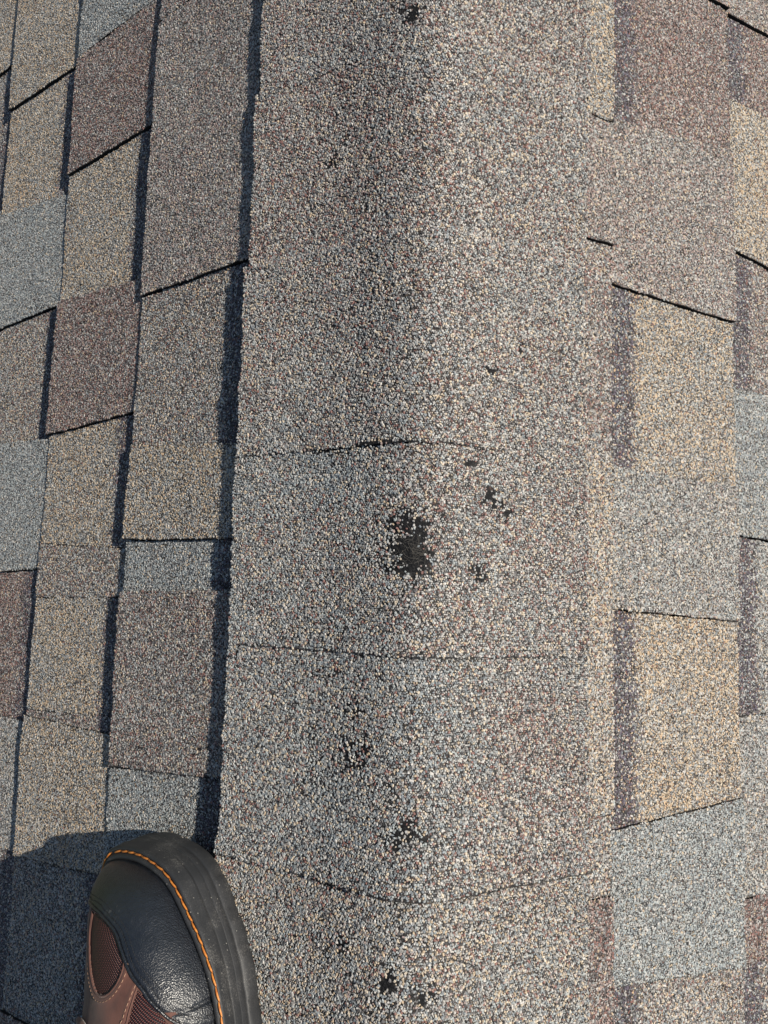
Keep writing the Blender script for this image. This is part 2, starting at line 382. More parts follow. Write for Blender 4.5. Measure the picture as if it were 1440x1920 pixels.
# where granules have gone: (t, Y, radius t, radius Y, strength)
BARE = [(.0070, .0335, .0112, .0112, .93), (.0110, .0300, .0085, .0080, 1.0), (.0000, .0520, .0125, .0090, .62), (-.0050, .0400, .0080, .0120, .6), (.0100, .0470, .0080, .0080, .75), (-.0010, .0230, .0090, .0060, .7), (.0120, .0220, .0060, .005, .7), (.0045, .0400, .0190, .0200, .22),
        (.0670, .0745, .0050, .0050, .85), (.0740, .0680, .0060, .0040, .55), (.0800, .0630, .0050, .0040, .75),
        (.0540, .0235, .0065, .0045, .8), (.0585, .0170, .0060, .0035, .6), (.046, .0940, .0070, .0020, .8),
        (-.0300, -.0990, .0160, .0130, .40), (-.0350, -.0700, .0100, .0080, .35), (.0084, -.1410, .0120, .0080, .55), (.0040, -.1480, .0070, .0070, .7),
        (.0015, -.2330, .0060, .0080, .8), (-.0350, -.2200, .0080, .0060, .5), (.022, -.2400, .0060, .0050, .5),
        (-.0047, .4150, .0080, .0070, .85), (-.070, .325, .0060, .0090, .35), (.0640, .1600, .0050, .0040, .6), (.0900, .180, .0050, .0040, .5), (-.055, -.050, .008, .005, .35), (-.05, -.185, .02, .0025, .45),
        (-.06, .104, .03, .0022, .6), (-.02, .106, .03, .0020, .7)]
BARE = [b_ if i_ < 8 else (b_[0], b_[1], b_[2]*.95, b_[3]*.95, min(.92, b_[4]*1.0)) for i_, b_ in enumerate(BARE)]
def bare(Y, t):
    pr = np.zeros_like(Y)
    for (ct, cy, rt, ry, k) in BARE:
        a, b_ = (t-ct)/rt, (Y-cy)/ry
        r = np.hypot(a, b_)*(1+.95*(fbm(Y*230+ct*900, t*230+cy*700)-.5)*2)
        pr = np.maximum(pr, k*np.clip((1.0-r)/.30, 0, 1))
    return pr
def cap_piece(ya, yb, sl, sr, blend, step, fine, mb=None, right_blend=None, line=(0., -1., 1.)):
    """ya > yb ends; the butt (thick end) is at yb. sl, sr = slope distance of the wings at (ya, yb)"""
    own = mb is None
    if own: mb = MB()
    seed = rng.random()*40
    tl = lambda v: -(s2tl(sl[0])*v+s2tl(sl[1])*(1-v)); tr = lambda v: s2tr(sr[0])*v+s2tr(sr[1])*(1-v)
    L = ya-yb
    def off(Y, t_):
        v = np.clip((Y-yb)/L, 0, 1)
        return step*(1-v)-.0009+.0016*(fbm(Y*11+seed, t_*11+3)-.5)+.0010*(fbm(Y*34+seed, t_*34)-.5)+.0022*np.clip((np.abs(t_)-.13)/.03, 0, 1)*(fbm(Y*16+seed, t_*0+6.)-.5)
    def pos(Y, t_, extra=0.):
        x, z, a = cap_path(t_); o = off(Y, t_)+extra
        return np.stack([x+np.sin(a)*o, Y+0*x, z_top+z+np.cos(a)*o], -1), a
    endY = lambda t_: yb+.0013*(fbm(t_*22+seed, t_*0+2.)-.5)+.0010*(vnoise(t_*240+seed, t_*0)-.5)
    wob = lambda Y: .0016*(vnoise(Y*150+seed, Y*0+1.)-.5)+.0026*(vnoise(Y*28+seed, Y*0+5.)-.5)
    nT, nY = (90, 44) if fine else (14, 3)
    u = np.linspace(0, 1, nT)[:, None]; v = np.linspace(0, 1, nY)[None, :]
    Y0 = yb+(ya+.03-yb)*v+0*u; vv = np.clip((Y0-yb)/L, 0, 1)
    a0, a1 = tl(vv)-wob(Y0), tr(vv)+wob(Y0+9)
    T_ = a0+(a1-a0)*u
    Y_ = Y0+(endY(T_)-yb)*(1-v)
    # the head end dives under the next cap
    sink = -np.clip((Y_-ya)/.006, 0, 1)*.0040
    top, _ = pos(Y_, T_, sink); bot, _ = pos(Y_, T_, sink-.0036)
    idx = np.arange(nT*nY).reshape(nT, nY)
    q = np.stack([idx[:-1, :-1], idx[1:, :-1], idx[1:, 1:], idx[:-1, 1:]], -1).reshape(-1, 4)
    laid = np.ones(nT*nY) if fine else np.zeros(nT*nY)
    if fine: laid = ((Y_ < .565) & (Y_ > -.32)).ravel()*(1-.12*(bare(Y_.ravel(), T_.ravel()+0*Y_.ravel() if T_.shape == Y_.shape else (T_+0*Y_).ravel()) < .05))
    mb.add(top, q, 0, avg(blend), laid, smooth=True)
    ring = np.r_[idx[:, 0], idx[-1, 1:], idx[-2::-1, -1], idx[0, -2:0:-1]]
    k = len(ring); i = np.arange(k); j = (i+1) % k
    mb.add(np.r_[top.reshape(-1, 3)[ring], bot.reshape(-1, 3)[ring]], np.stack([k+i, k+j, j, i], -1), 1)
    if not fine: return
    Y, t_ = hexgrid(yb-.004, ya+.002, -.175, .18, .00162)
    vv = np.clip((Y-yb)/L, 0, 1)
    k = (Y > endY(t_)+(.0002 if line[0] else -.0010)) & (t_ > tl(vv)-wob(Y)-.0001) & (t_ < tr(vv)+wob(Y+9)+.0001) & (Y < .565) & (Y > -.32)
    Y, t_ = Y[k], t_[k]
    loss = .006+.10*(fbm(Y*150+seed, t_*150) > .68)+.12*((fbm(Y*50+3, t_*50+seed) > .6) & (t_ < .01) & (t_ > -.07))
    loss += .10*(np.abs(Y-yb) < .0022)*(fbm(Y*0+3, t_*60+seed) > .5)
    loss = np.maximum(loss, line[0]*(Y-endY(t_) < .0013)*(t_ > line[1])*(t_ < line[2]))
    k = rng.random(len(Y)) > np.maximum(loss, bare(Y, t_))
    Y, t_ = Y[k], t_[k]
    pr = np.repeat(BL[blend][None], len(Y), 0)
    if right_blend:
        f = np.clip((t_-right_blend[1])/.05, 0, 1)[:, None]; pr = pr*(1-f)+BL[right_blend[0]][None]*f
    dr = fbm(Y*20+seed*2, t_*20+11)[:, None]; d2 = fbm(Y*70+seed*3, t_*70+11)[:, None]
    pr = pr*(1+(dr-.5)*np.array([1.4 if q in 'LB' else (-1.6 if q in 'TORQP' else 0.) for q in KN])[None]
             + (d2-.5)*np.array([1.3 if q in 'RQ' else 0. for q in KN])[None]).clip(.1, 4)
    col = pick(pr)*(.82+.34*rng.random((len(Y), 1)))
    col = col*.90+avg(blend)*.10
    P0, a = pos(Y, t_, .0001)
    A = np.broadcast_to(np.array([0, 1., 0]), P0.shape)
    Bt = np.stack([np.cos(a), 0*a, -np.sin(a)], -1); Nn = np.stack([np.sin(a), 0*a, np.cos(a)], -1)
    granules(mb, P0, A, Bt, Nn, col, .00092, .62, True, 2)
    o = mb.build('ridge_cap_shingle', [m_top, m_edge, m_gran], roof)
    return o
caps = [(.6840, .5405, (.150, .153), (.160, .160), 'cap_a', .0001, None), (.5405, .3968, (.1500, .1478), (.1596, .1604), 'cap_a', .0001, None),
        (.3968, .2540, (.1524, .1502), (.1585, .1560), 'cap_a', .0002, ('cap_b', .0)), (.2540, .1050, (.1550, .1505), (.1550, .1580), 'cap_b', .0008, None),
        (.1050, -.0355, (.1524, .1492), (.1590, .1606), 'cap_c', .0014, ('cap_b', -.03)), (-.0355, -.1845, (.1490, .1493), (.1606, .1618), 'cap_c', .0030, ('cap_a', .03)),
        (-.1845, -.3340, (.1505, .1500), (.1625, .1620), 'cap_d', .0022, None), (-.3340, -.4800, (.151, .150), (.160, .160), 'cap_b', .0022, None)]
LINES = [(0, 0, 0), (0, 0, 0), (.0, 0, 0), (.20, -.16, .01), (.5, -.2, .2), (.93, -.012, .2), (0, 0, 0), (0, 0, 0)]
for c_, ln_ in zip(caps, LINES): cap_piece(*c_[:6], True, right_blend=c_[6], line=ln_)
y = .684
far = MB()
while y < 2.55: cap_piece(y+.146, y, (.151, .151), (.16, .16), 'cap_b', .002, False, mb=far); y += .146
y = -.48
while y > -2.55: cap_piece(y, y-.146, (.151, .151), (.16, .16), 'cap_b', .002, False, mb=far); y -= .146
fo = far.build('ridge_cap_run', [m_top, m_edge, m_gran], roof); fo['kind'] = 'stuff'

# glass fibres of the mat showing in the bare spot
m_fib, t, b = mat('glass_fibre'); b.inputs['Base Color'].default_value = (.17, .155, .135, 1); b.inputs['Roughness'].default_value = .35
fb = MB()
for i in range(48):
    ct = .0070+rng.normal(0, .0060); cy = .0330+rng.normal(0, .0055); an = rng.random()*6.28; Lf = .004+.011*rng.random(); cu = rng.normal(0, 120)
    sA = np.linspace(-.5, .5, 9)*Lf; aa = an+cu*sA
    t_ = ct+np.cumsum(np.cos(aa))*Lf/9-np.cos(an)*Lf/2; Y = cy+np.cumsum(np.sin(aa))*Lf/9-np.sin(an)*Lf/2
    x, z, a = cap_path(t_); o = .0016+.0012*np.sin(np.linspace(0, 3.14, 9))*rng.random()
    Pc = np.stack([x+np.sin(a)*o, Y, z_top+z+np.cos(a)*o], -1)
    r = .00004+.00003*rng.random(); side_ = np.stack([-np.sin(aa), np.cos(aa), 0*aa], -1)*r; upv = np.array([0, 0, r])
    V = np.stack([Pc-side_, Pc+side_, Pc+upv*1.5], 1).reshape(-1, 3); o_ = np.arange(8)[:, None]*3
    fb.add(V, np.concatenate([o_+np.array([[k_, (k_+1) % 3, 3+(k_+1) % 3, 3+k_]]) for k_ in range(3)]), 0)
fo = fb.build('mat_fibre', [m_fib], roof, attrs=False); fo['kind'] = 'stuff'; fo['label'] = 'thin pale glass fibres showing in the bare black spot'

# ------------------------------------------------------------------ the work boot
m_leath, t, b = mat('black_leather')
co = obj_coord(t)
vo = N(t, 'ShaderNodeTexVoronoi', Scale=1100.0); t.links.new(co, vo.inputs['Vector'])
no = N(t, 'ShaderNodeTexNoise', Scale=260.0, Detail=5.0); t.links.new(co, no.inputs['Vector'])
ad = N(t, 'ShaderNodeMath', operation='MULTIPLY_ADD'); t.links.new(vo.outputs['Distance'], ad.inputs[0]); ad.inputs[1].default_value = .8; t.links.new(no.outputs[0], ad.inputs[2])
base = ramp(t, no.outputs[0], [(.3, (.004, .005, .008)), (.7, (.008, .010, .014))])
ms = N(t, 'ShaderNodeMapping'); ms.inputs['Scale'].default_value = (1, .16, 1); ms.inputs['Rotation'].default_value = (0, 0, .6); t.links.new(co, ms.inputs[0])
ns = N(t, 'ShaderNodeTexNoise', Scale=330.0, Detail=3.0); t.links.new(ms.outputs[0], ns.inputs['Vector'])
nd = N(t, 'ShaderNodeTexNoise', Scale=28.0, Detail=2.0); t.links.new(co, nd.inputs['Vector'])
mq = N(t, 'ShaderNodeMath', operation='MULTIPLY'); t.links.new(ns.outputs[0], mq.inputs[0]); t.links.new(nd.outputs[0], mq.inputs[1])
sf_ = ramp(t, mq.outputs[0], [(.36, (0, 0, 0)), (.46, (1, 1, 1))])
mi = N(t, 'ShaderNodeMix', data_type='RGBA'); t.links.new(sf_, mi.inputs[0]); t.links.new(base, mi.inputs[6]); mi.inputs[7].default_value = (.07, .068, .065, 1)
t.links.new(mi.outputs[2], b.inputs['Base Color'])
rr_ = N(t, 'ShaderNodeMapRange'); rr_.inputs[3].default_value = .31; rr_.inputs[4].default_value = .45; rr_.inputs[1].default_value = .3; rr_.inputs[2].default_value = .7
t.links.new(nd.outputs[0], rr_.inputs[0]); t.links.new(rr_.outputs[0], b.inputs['Roughness'])
b.inputs['Specular IOR Level'].default_value = .85
bump(t, b, ad.outputs[0], .6, .0005)

m_rub, t, b = mat('black_rubber')
co = obj_coord(t)
no = N(t, 'ShaderNodeTexNoise', Scale=60.0, Detail=6.0); t.links.new(co, no.inputs['Vector'])
n2 = N(t, 'ShaderNodeTexNoise', Scale=1500.0, Detail=2.0); t.links.new(co, n2.inputs['Vector'])
mm = N(t, 'ShaderNodeMath', operation='MULTIPLY'); t.links.new(no.outputs[0], mm.inputs[0]); t.links.new(n2.outputs[0], mm.inputs[1])
base = ramp(t, mm.outputs[0], [(.22, (.017, .018, .020)), (.34, (.032, .032, .033)), (.42, (.09, .087, .082))])
vs = N(t, 'ShaderNodeTexVoronoi', Scale=420.0); t.links.new(co, vs.inputs['Vector'])
vc = N(t, 'ShaderNodeSeparateColor'); t.links.new(vs.outputs['Color'], vc.inputs[0])
lt = N(t, 'ShaderNodeMath', operation='LESS_THAN'); t.links.new(vs.outputs['Distance'], lt.inputs[0]); lt.inputs[1].default_value = .16
gt = N(t, 'ShaderNodeMath', operation='GREATER_THAN'); t.links.new(vc.outputs[0], gt.inputs[0]); gt.inputs[1].default_value = .90
sp = N(t, 'ShaderNodeMath', operation='MULTIPLY'); t.links.new(lt.outputs[0], sp.inputs[0]); t.links.new(gt.outputs[0], sp.inputs[1])
mi = N(t, 'ShaderNodeMix', data_type='RGBA'); t.links.new(sp.outputs[0], mi.inputs[0]); t.links.new(base, mi.inputs[6]); mi.inputs[7].default_value = (.22, .21, .19, 1)
t.links.new(mi.outputs[2], b.inputs['Base Color'])
b.inputs['Roughness'].default_value = .58; bump(t, b, n2.outputs[0], .25, .0004)

m_brn, t, b = mat('brown_nubuck')
co = obj_coord(t)
no = N(t, 'ShaderNodeTexNoise', Scale=70.0, Detail=6.0); t.links.new(co, no.inputs['Vector'])
n2 = N(t, 'ShaderNodeTexNoise', Scale=1300.0, Detail=3.0); t.links.new(co, n2.inputs['Vector'])
t.links.new(ramp(t, no.outputs[0], [(.3, (.058, .020, .014)), (.7, (.120, .048, .033))]), b.inputs['Base Color'])
b.inputs['Roughness'].default_value = .75; b.inputs['Sheen Weight'].default_value = .15; bump(t, b, n2.outputs[0], .4, .0004)

m_mesh, t, b = mat('dark_red_mesh_cloth')
b.inputs['Roughness'].default_value = .42
co = obj_coord(t)
mp = N(t, 'ShaderNodeMapping'); mp.inputs['Rotation'].default_value = (0, 0, math.radians(32)); t.links.new(co, mp.inputs[0])
w1 = N(t, 'ShaderNodeTexWave', Scale=260.0, Distortion=1.6, Detail=2.0); t.links.new(mp.outputs[0], w1.inputs[0])
w2 = N(t, 'ShaderNodeTexWave', Scale=230.0, Distortion=1.6, Detail=2.0, bands_direction='Y'); t.links.new(mp.outputs[0], w2.inputs[0])
mm = N(t, 'ShaderNodeMath', operation='MULTIPLY'); t.links.new(w1.outputs['Fac'], mm.inputs[0]); t.links.new(w2.outputs['Fac'], mm.inputs[1])
t.links.new(ramp(t, mm.outputs[0], [(.1, (.008, .003, .004)), (.45, (.055, .013, .012)), (.9, (.20, .062, .05))]), b.inputs['Base Color'])
bump(t, b, mm.outputs[0], .8, .0008)

m_org, t, b = mat('orange_thread'); b.inputs['Roughness'].default_value = .45
no = N(t, 'ShaderNodeTexNoise', Scale=500.0); t.links.new(obj_coord(t), no.inputs['Vector'])
t.links.new(ramp(t, no.outputs[0], [(.3, (.36, .10, .015)), (.7, (.62, .24, .045))]), b.inputs['Base Color'])
m_tan, t, b = mat('tan_thread'); b.inputs['Base Color'].default_value = (.34, .20, .13, 1); b.inputs['Roughness'].default_value = .6
m_blk, t, b = mat('black_thread'); b.inputs['Base Color'].default_value = (.02, .02, .022, 1); b.inputs['Roughness'].default_value = .5
m_denim, t, b = mat('dark_work_trousers')
no = N(t, 'ShaderNodeTexNoise', Scale=400.0, Detail=4.0); t.links.new(obj_coord(t), no.inputs['Vector'])
t.links.new(ramp(t, no.outputs[0], [(.3, (.02, .025, .04)), (.7, (.05, .06, .09))]), b.inputs['Base Color']); b.inputs['Roughness'].default_value = .62

OUTL = [(18,1),(34,4.5),(53,5),(75,1),(89,-6),(100,-15),(107.5,-22),(116.5,-30.5),(124,-39),(131.5,-48.5),(137.5,-58.5),
        (142,-69),(145.5,-80),(148,-95),(149,-112),(147,-135),(144,-160),(143,-190),(146,-220),(148,-245),(144,-268),(130,-284),
        (110,-290),(90,-284),(76,-268),(70,-245),(66,-215),(58,-185),(46,-155),(32,-125),(22,-100),(14,-75),(8,-50),(4,-32),(4,-17),(9,-5)]
def closed_spline(pts, n):
    """dense closed Catmull-Rom through pts, resampled to n even points"""
    P = np.array(pts, float); m = len(P); out = []
    for i in range(m):
        a, b, c, d = P[i-1], P[i], P[(i+1) % m], P[(i+2) % m]
        for t in np.linspace(0, 1, 12, endpoint=False):
            out.append(.5*((2*b)+(c-a)*t+(2*a-5*b+4*c-d)*t*t+(3*b-a-3*c+d)*t**3))
    out = np.array(out)
    L = np.r_[0, np.cumsum(np.linalg.norm(np.diff(np.r_[out, out[:1]], axis=0), axis=1))]
    s = np.linspace(0, L[-1], n, endpoint=False)
    return np.c_[np.interp(s, L, np.r_[out[:, 0], out[0, 0]]), np.interp(s, L, np.r_[out[:, 1], out[0, 1]])]
def outward(P):
    T = np.roll(P, -1, 0)-np.roll(P, 1, 0); T /= np.linalg.norm(T, axis=1)[:, None]
    N = np.c_[T[:, 1], -T[:, 0]]
    c = P.mean(0)
    if ((P-c)*N).sum() < 0: N = -N
    for _ in range(6): N = (np.roll(N, 1, 0)+2*N+np.roll(N, -1, 0)); N /= np.linalg.norm(N, axis=1)[:, None]
    return N
WELT = closed_spline(OUTL, 420)
WN = outward(WELT)
UPO = WELT-WN*7.0
YT = UPO[:, 1].max()
HD = [0, 2, 5, 10, 20, 35, 55, 75, 100, 130, 160, 190, 230, 262, 274, 279]
HZ = [0, 10, 17, 24.5, 33, 40, 45.5, 50, 57, 68, 90, 108, 114, 110, 72, 0]
def section(y):
    Q = np.r_[UPO, UPO[:1]]
    a, b = Q[:-1], Q[1:]
    k = (a[:, 1]-y)*(b[:, 1]-y) <= 0
    a, b = a[k], b[k]
    dy = b[:, 1]-a[:, 1]; dy[dy == 0] = 1e-9
    x = a[:, 0]+(b[:, 0]-a[:, 0])*(y-a[:, 1])/dy
    return x.min(), x.max()
def upper_grid(nt=130, ys=None):
    if ys is None:
        ys = YT-.02-np.r_[np.linspace(0, 1, 26)**2*22, np.linspace(23, 130, 108), np.linspace(133, 278.5, 36)]
    th = np.linspace(0, np.pi, nt)
    G = np.zeros((len(ys), nt, 3))
    for j, y in enumerate(ys):
        xl, xr = section(y)
        H = np.interp(YT-y, HD, HZ)
        c, a = (xl+xr)/2, (xr-xl)/2
        ct, st = np.cos(th), np.sin(np.pi*(th/np.pi)**1.17)
        G[j, :, 0] = c-a*np.sign(ct)*np.abs(ct)**1.0
        G[j, :, 1] = y
        G[j, :, 2] = 32+H*np.abs(st)**.90
    # relax the ring spacing a little so that the toe reads round
    for _ in range(3):
        G[1:-1, :, 2] = .25*G[:-2, :, 2]+.5*G[1:-1, :, 2]+.25*G[2:, :, 2]
    return G


boot = thing('work_boot', 'black and brown leather work boot with orange welt stitching, standing beside the ridge cap', 'boot')
bm4 = Matrix(((CP, 0, -SP, 0), (0, 1, 0, 0), (SP, 0, CP, 0), (0, 0, 0, 1)))
bpos = -.235*np.array([CP, 0, SP])+np.array([0, -.19, 0])+.010*np.array([-SP, 0, CP])
boot.matrix_world = Matrix.Translation(Vector(bpos)) @ bm4
MM = .001
def flare(Pt):      # the sole spreads at the toe
    return -5.6+11.0*np.clip((Pt[:, 1]+62)/55, 0, 1)
FL = flare(WELT)
def sweep(profile, mb, mi=0, inner=None, zmod=None):
    rings = []
    toe = np.clip((WELT[:, 1]+24)/8, 0, 1)
    for (a_, c_, z, *g_) in profile:
        o = a_*FL+c_-(g_[0] if g_ else 0)*toe
        zz = z+(zmod(WELT, z) if zmod else 0)
        rings.append(np.c_[WELT+WN*o[:, None], np.broadcast_to(zz, len(WELT))]*MM)
    R = np.stack(rings); k, n = R.shape[:2]; idx = np.arange(k*n).reshape(k, n); nx = np.roll(idx, -1, 1)
    q = np.stack([idx[:-1], nx[:-1], nx[1:], idx[1:]], -1).reshape(-1, 4)
    mb.add(R.reshape(-1, 3), q, mi, smooth=True)
    return R
def capfan(ring, mb, mi=0, flip=False):
    c = ring.mean(0); n = len(ring); i = np.arange(n)
    f = np.stack([i, (i+1) % n, np.full(n, n)], -1)
    mb.add(np.r_[ring, c[None]], f[:, ::-1] if flip else f, mi)
# groove G2 only runs round the toe
def gprof():
    # (share of the flare, offset, height, depth of the short toe groove)
    pr = [(1, -1.0, 8.2), (1, .2, 8.6), (1, .7, 9.2), (.95, .7, 11.5), (.92, .65, 13.2, 0), (.91, .6, 13.6, 0), (.90, .5, 13.8, 1.3), (.90, .5, 14.3, 1.5), (.89, .6, 14.6, 0), (.88, .65, 15.0, 0), (.80, .7, 17.5), (.74, .7, 20.2),
          (.73, .6, 20.6), (.72, -.8, 20.8), (.71, -1.1, 21.4), (.71, .5, 21.7), (.70, 1.2, 22.1), (.66, 1.4, 22.8), (.52, 1.5, 25.0), (.38, 1.7, 28.0), (.28, 1.9, 30.6), (.22, 1.8, 31.9), (.18, 1.4, 32.7), (.12, .9, 33.1), (.06, .5, 33.1),
          (0, .2, 32.5), (0, -.7, 32.4), (0, -1.2, 32.9), (0, -1.6, 33.6), (0, -2.3, 34.6), (0, -3.2, 35.2), (0, -4.2, 35.2), (0, -5.2, 34.6), (0, -5.9, 33.4), (0, -6.4, 32.2), (0, -9, 31.5)]
    return pr
mb = MB(); Rr = sweep(gprof(), mb); capfan(Rr[-1], mb); capfan(Rr[0], mb, flip=True)
mid = mb.build('midsole', [m_rub], boot, attrs=False)
# treaded outsole: lugs with notches between them
mb = MB()
L_ = np.linspace(0, 1, len(WELT), endpoint=False)
notch = (np.sin(L_*2*np.pi*23+1.5*np.sin(L_*40)) > .86)*1.0+(fbm(L_*190, L_*0+2) > .70)*1.0
for _ in range(1): notch = .25*np.roll(notch, 1)+.5*notch+.25*np.roll(notch, -1)
rings = []
for (a_, c_, z, nn) in [(.7, -9, -4.0, 0), (1, -.2, -4.0, 1.3), (1, .8, -2.2, 1.3), (1, 1.2, 1.0, 1.2), (1, 1.2, 4.0, .8), (1, .9, 6.6, .3), (1, .2, 7.8, .0), (1, -1.4, 8.4, 0), (.6, -8, 8.5, 0)]:
    o = a_*FL+c_-nn*notch+.5*(fbm(L_*260, L_*0+z)-.5)
    rings.append(np.c_[WELT+WN*o[:, None], np.full(len(WELT), z)]*MM)
R = np.stack(rings); k, n = R.shape[:2]; idx = np.arange(k*n).reshape(k, n); nx = np.roll(idx, -1, 1)
mb.add(R.reshape(-1, 3), np.stack([idx[:-1], nx[:-1], nx[1:], idx[1:]], -1).reshape(-1, 4), 0, smooth=True)
capfan(R[-1], mb); capfan(R[0], mb, flip=True)
mb.build('outsole', [m_rub], boot, attrs=False)

def tube(pts, rad, mb, mi=0, sides=6, taper=True):
    pts = np.asarray(pts, float); n = len(pts)
    T = np.gradient(pts, axis=0); T /= np.linalg.norm(T, axis=1)[:, None]+1e-12
    up = np.array([.1, .2, 1.]); A = np.cross(T, up); A /= np.linalg.norm(A, axis=1)[:, None]; Bn = np.cross(A, T)
    r = np.full(n, rad) if np.isscalar(rad) else np.asarray(rad)
    if taper: r = r*np.sqrt(np.clip(1-np.abs(np.linspace(-1, 1, n))**4, .08, 1))
    ang = np.arange(sides)*2*np.pi/sides
    V = pts[:, None]+r[:, None, None]*(A[:, None]*np.cos(ang)[None, :, None]+Bn[:, None]*np.sin(ang)[None, :, None])
    idx = np.arange(n*sides).reshape(n, sides); nx = np.roll(idx, -1, 1)
    mb.add(V.reshape(-1, 3), [np.stack([idx[:-1], idx[1:], nx[1:], nx[:-1]], -1).reshape(-1, 4), idx[:1, ::-1], idx[-1:]], mi, smooth=True)
# orange stitches lying in the groove of the welt, each one a piece
LW = np.r_[0, np.cumsum(np.linalg.norm(np.diff(np.r_[WELT, WELT[:1]], axis=0), axis=1))]
tot = LW[-1]; pos_ = 0.; i0 = 0
def welt_at(d, off):
    d = np.asarray(d) % tot
    W2 = np.r_[WELT+WN*off, (WELT+WN*off)[:1]]
    return np.c_[np.interp(d, LW, W2[:, 0]), np.interp(d, LW, W2[:, 1])]
while pos_ < tot-8:
    ln = 8.4+rng.normal(0, .35)
    dd = np.linspace(pos_, pos_+ln*1.06, 7); o_ = np.linspace(-.45, .45, 7)
    q = np.concatenate([welt_at([d_], -.25+x_) for d_, x_ in zip(dd, o_)])
    z = 33.2+.45*np.sin(np.linspace(0, np.pi, 7))
    m1 = MB(); tube(np.c_[q, z]*MM, .00074, m1); m1.build('stitch', [m_org], mid, attrs=False)
    pos_ += ln

# upper: one skin, cut into leather, toe cap and cloth
G = upper_grid(150)
GN = np.cross(np.gradient(G, axis=1), np.gradient(G, axis=0)); GN /= np.linalg.norm(GN, axis=2)[..., None]+1e-9
cen = np.array([75, -120, 20.]); sgn = np.sign(((G-cen)*GN).sum(2).mean()); GN *= sgn
def dist_poly(X, Y, poly, closed=False):
    Q = np.array(poly, float); 
    if closed: Q = np.r_[Q, Q[:1]]
    D = np.full(X.shape, 1e9)
    for a_, b_ in zip(Q[:-1], Q[1:]):
        ab = b_-a_; l2 = ab@ab+1e-9
        tt = np.clip(((X-a_[0])*ab[0]+(Y-a_[1])*ab[1])/l2, 0, 1)
        D = np.minimum(D, np.hypot(X-a_[0]-tt*ab[0], Y-a_[1]-tt*ab[1]))
    return D
def inside(X, Y, poly):
    Q = np.array(poly, float); r = np.zeros(X.shape, bool); n = len(Q)
    for i in range(n):
        (x1, y1), (x2, y2) = Q[i], Q[(i+1) % n]
        c = (y1 > Y) != (y2 > Y)
        r ^= c & (X < (x2-x1)*(Y-y1)/(y2-y1+1e-12)+x1)
    return r
def smooth_path(pts, n=80):
    Q = np.array(pts, float)
    for _ in range(2):
        Q = np.concatenate([Q[:1]]+[np.stack([.75*a_+.25*b_, .25*a_+.75*b_]) for a_, b_ in zip(Q[:-1], Q[1:])]+[Q[-1:]])
    return Q
CAPL = smooth_path([(-14, -34), (0, -31), (14, -28), (46.7, -23.0), (56.4, -24.2), (67.4, -26.3), (76.1, -29.4), (82.9, -34.0), (88.6, -38.6), (93.1, -42.7), (97.6, -46.8), (104.4, -51.4), (109.7, -54.5), (114.7, -59.1), (119.6, -62.7), (124.2, -66.7), (129.2, -70.8), (131.9, -73.4), (136.9, -76.9), (151.9, -87.4)])
P1 = smooth_path([(40.2, -26.3), (53.5, -24.8), (67.2, -26.8), (78.1, -31.9), (86.5, -36.5), (91.6, -42.2), (93.0, -49.3), (91.4, -56.5), (86.0, -62.1), (79.3, -64.2), (73.0, -64.2), (65.6, -60.6), (57.3, -54.5), (50.2, -46.3), (45.0, -36.0), (40.2, -26.3)])
P2 = smooth_path([(105.9, -53.9), (111.4, -56.5), (118.2, -61.6), (125.1, -68.3), (128.1, -72.4), (133.1, -79.4), (136.1, -94.4), (122.1, -106.4), (108.1, -99.4), (101.1, -85.4), (107.2, -72.4), (106.5, -67.3), (106.3, -61.1), (105.9, -53.9)])
X, Yp = G[..., 0], G[..., 1]
front = inside(X, Yp, np.r_[CAPL, [(260, -90), (260, 60), (-90, 60), (-90, -34)]])
dC = dist_poly(X, Yp, CAPL); d1 = dist_poly(X, Yp, P1); d2_ = dist_poly(X, Yp, P2)
i1 = inside(X, Yp, P1) & ~front; i2 = inside(X, Yp, P2) & ~front
def skin(maskv, offset, name, m, thick=1.2):
    """shell made of the grid cells whose centre lies in maskv"""
    cell = .25*(maskv[:-1, :-1]*1.+maskv[1:, :-1]+maskv[1:, 1:]+maskv[:-1, 1:]) > .49
    V = G+GN*offset[..., None]
    idx = np.arange(V.shape[0]*V.shape[1]).reshape(V.shape[:2])
    q = np.stack([idx[:-1, :-1], idx[1:, :-1], idx[1:, 1:], idx[:-1, 1:]], -1)[cell]
    if sgn < 0: q = q[:, ::-1]
    used = np.unique(q); remap = np.zeros(V.shape[0]*V.shape[1], int); remap[used] = np.arange(len(used))
    b_ = MB(); b_.add(V.reshape(-1, 3)[used]*MM, remap[q], 0, smooth=True)
    # rim going down to the skin below
    e = np.concatenate([q[:, [0, 1]], q[:, [1, 2]], q[:, [2, 3]], q[:, [3, 0]]]); key = np.sort(e, 1); ks = key[:, 0].astype(np.int64)*10**7+key[:, 1]
    u_, inv_, cnt = np.unique(ks, return_inverse=True, return_counts=True); be = e[cnt[inv_] == 1]
    if thick and len(be):
        lo = (V-GN*thick).reshape(-1, 3); k_ = len(be)
        b_.add(np.r_[V.reshape(-1, 3)[be[:, 0]], V.reshape(-1, 3)[be[:, 1]], lo[be[:, 0]], lo[be[:, 1]]]*MM,
               np.stack([np.arange(k_), 2*k_+np.arange(k_), 3*k_+np.arange(k_), k_+np.arange(k_)], -1), 0)
    return b_.build(name, [m], boot, attrs=False)
und = fbm(X/9+3, Yp/9)
crease = 1.3*np.exp(-(dist_poly(X, Yp, [(121.7, -67.2), (127.7, -66.2), (131.0, -66.2), (132.4, -65.2), (132.7, -64.7)])/1.1)**2)
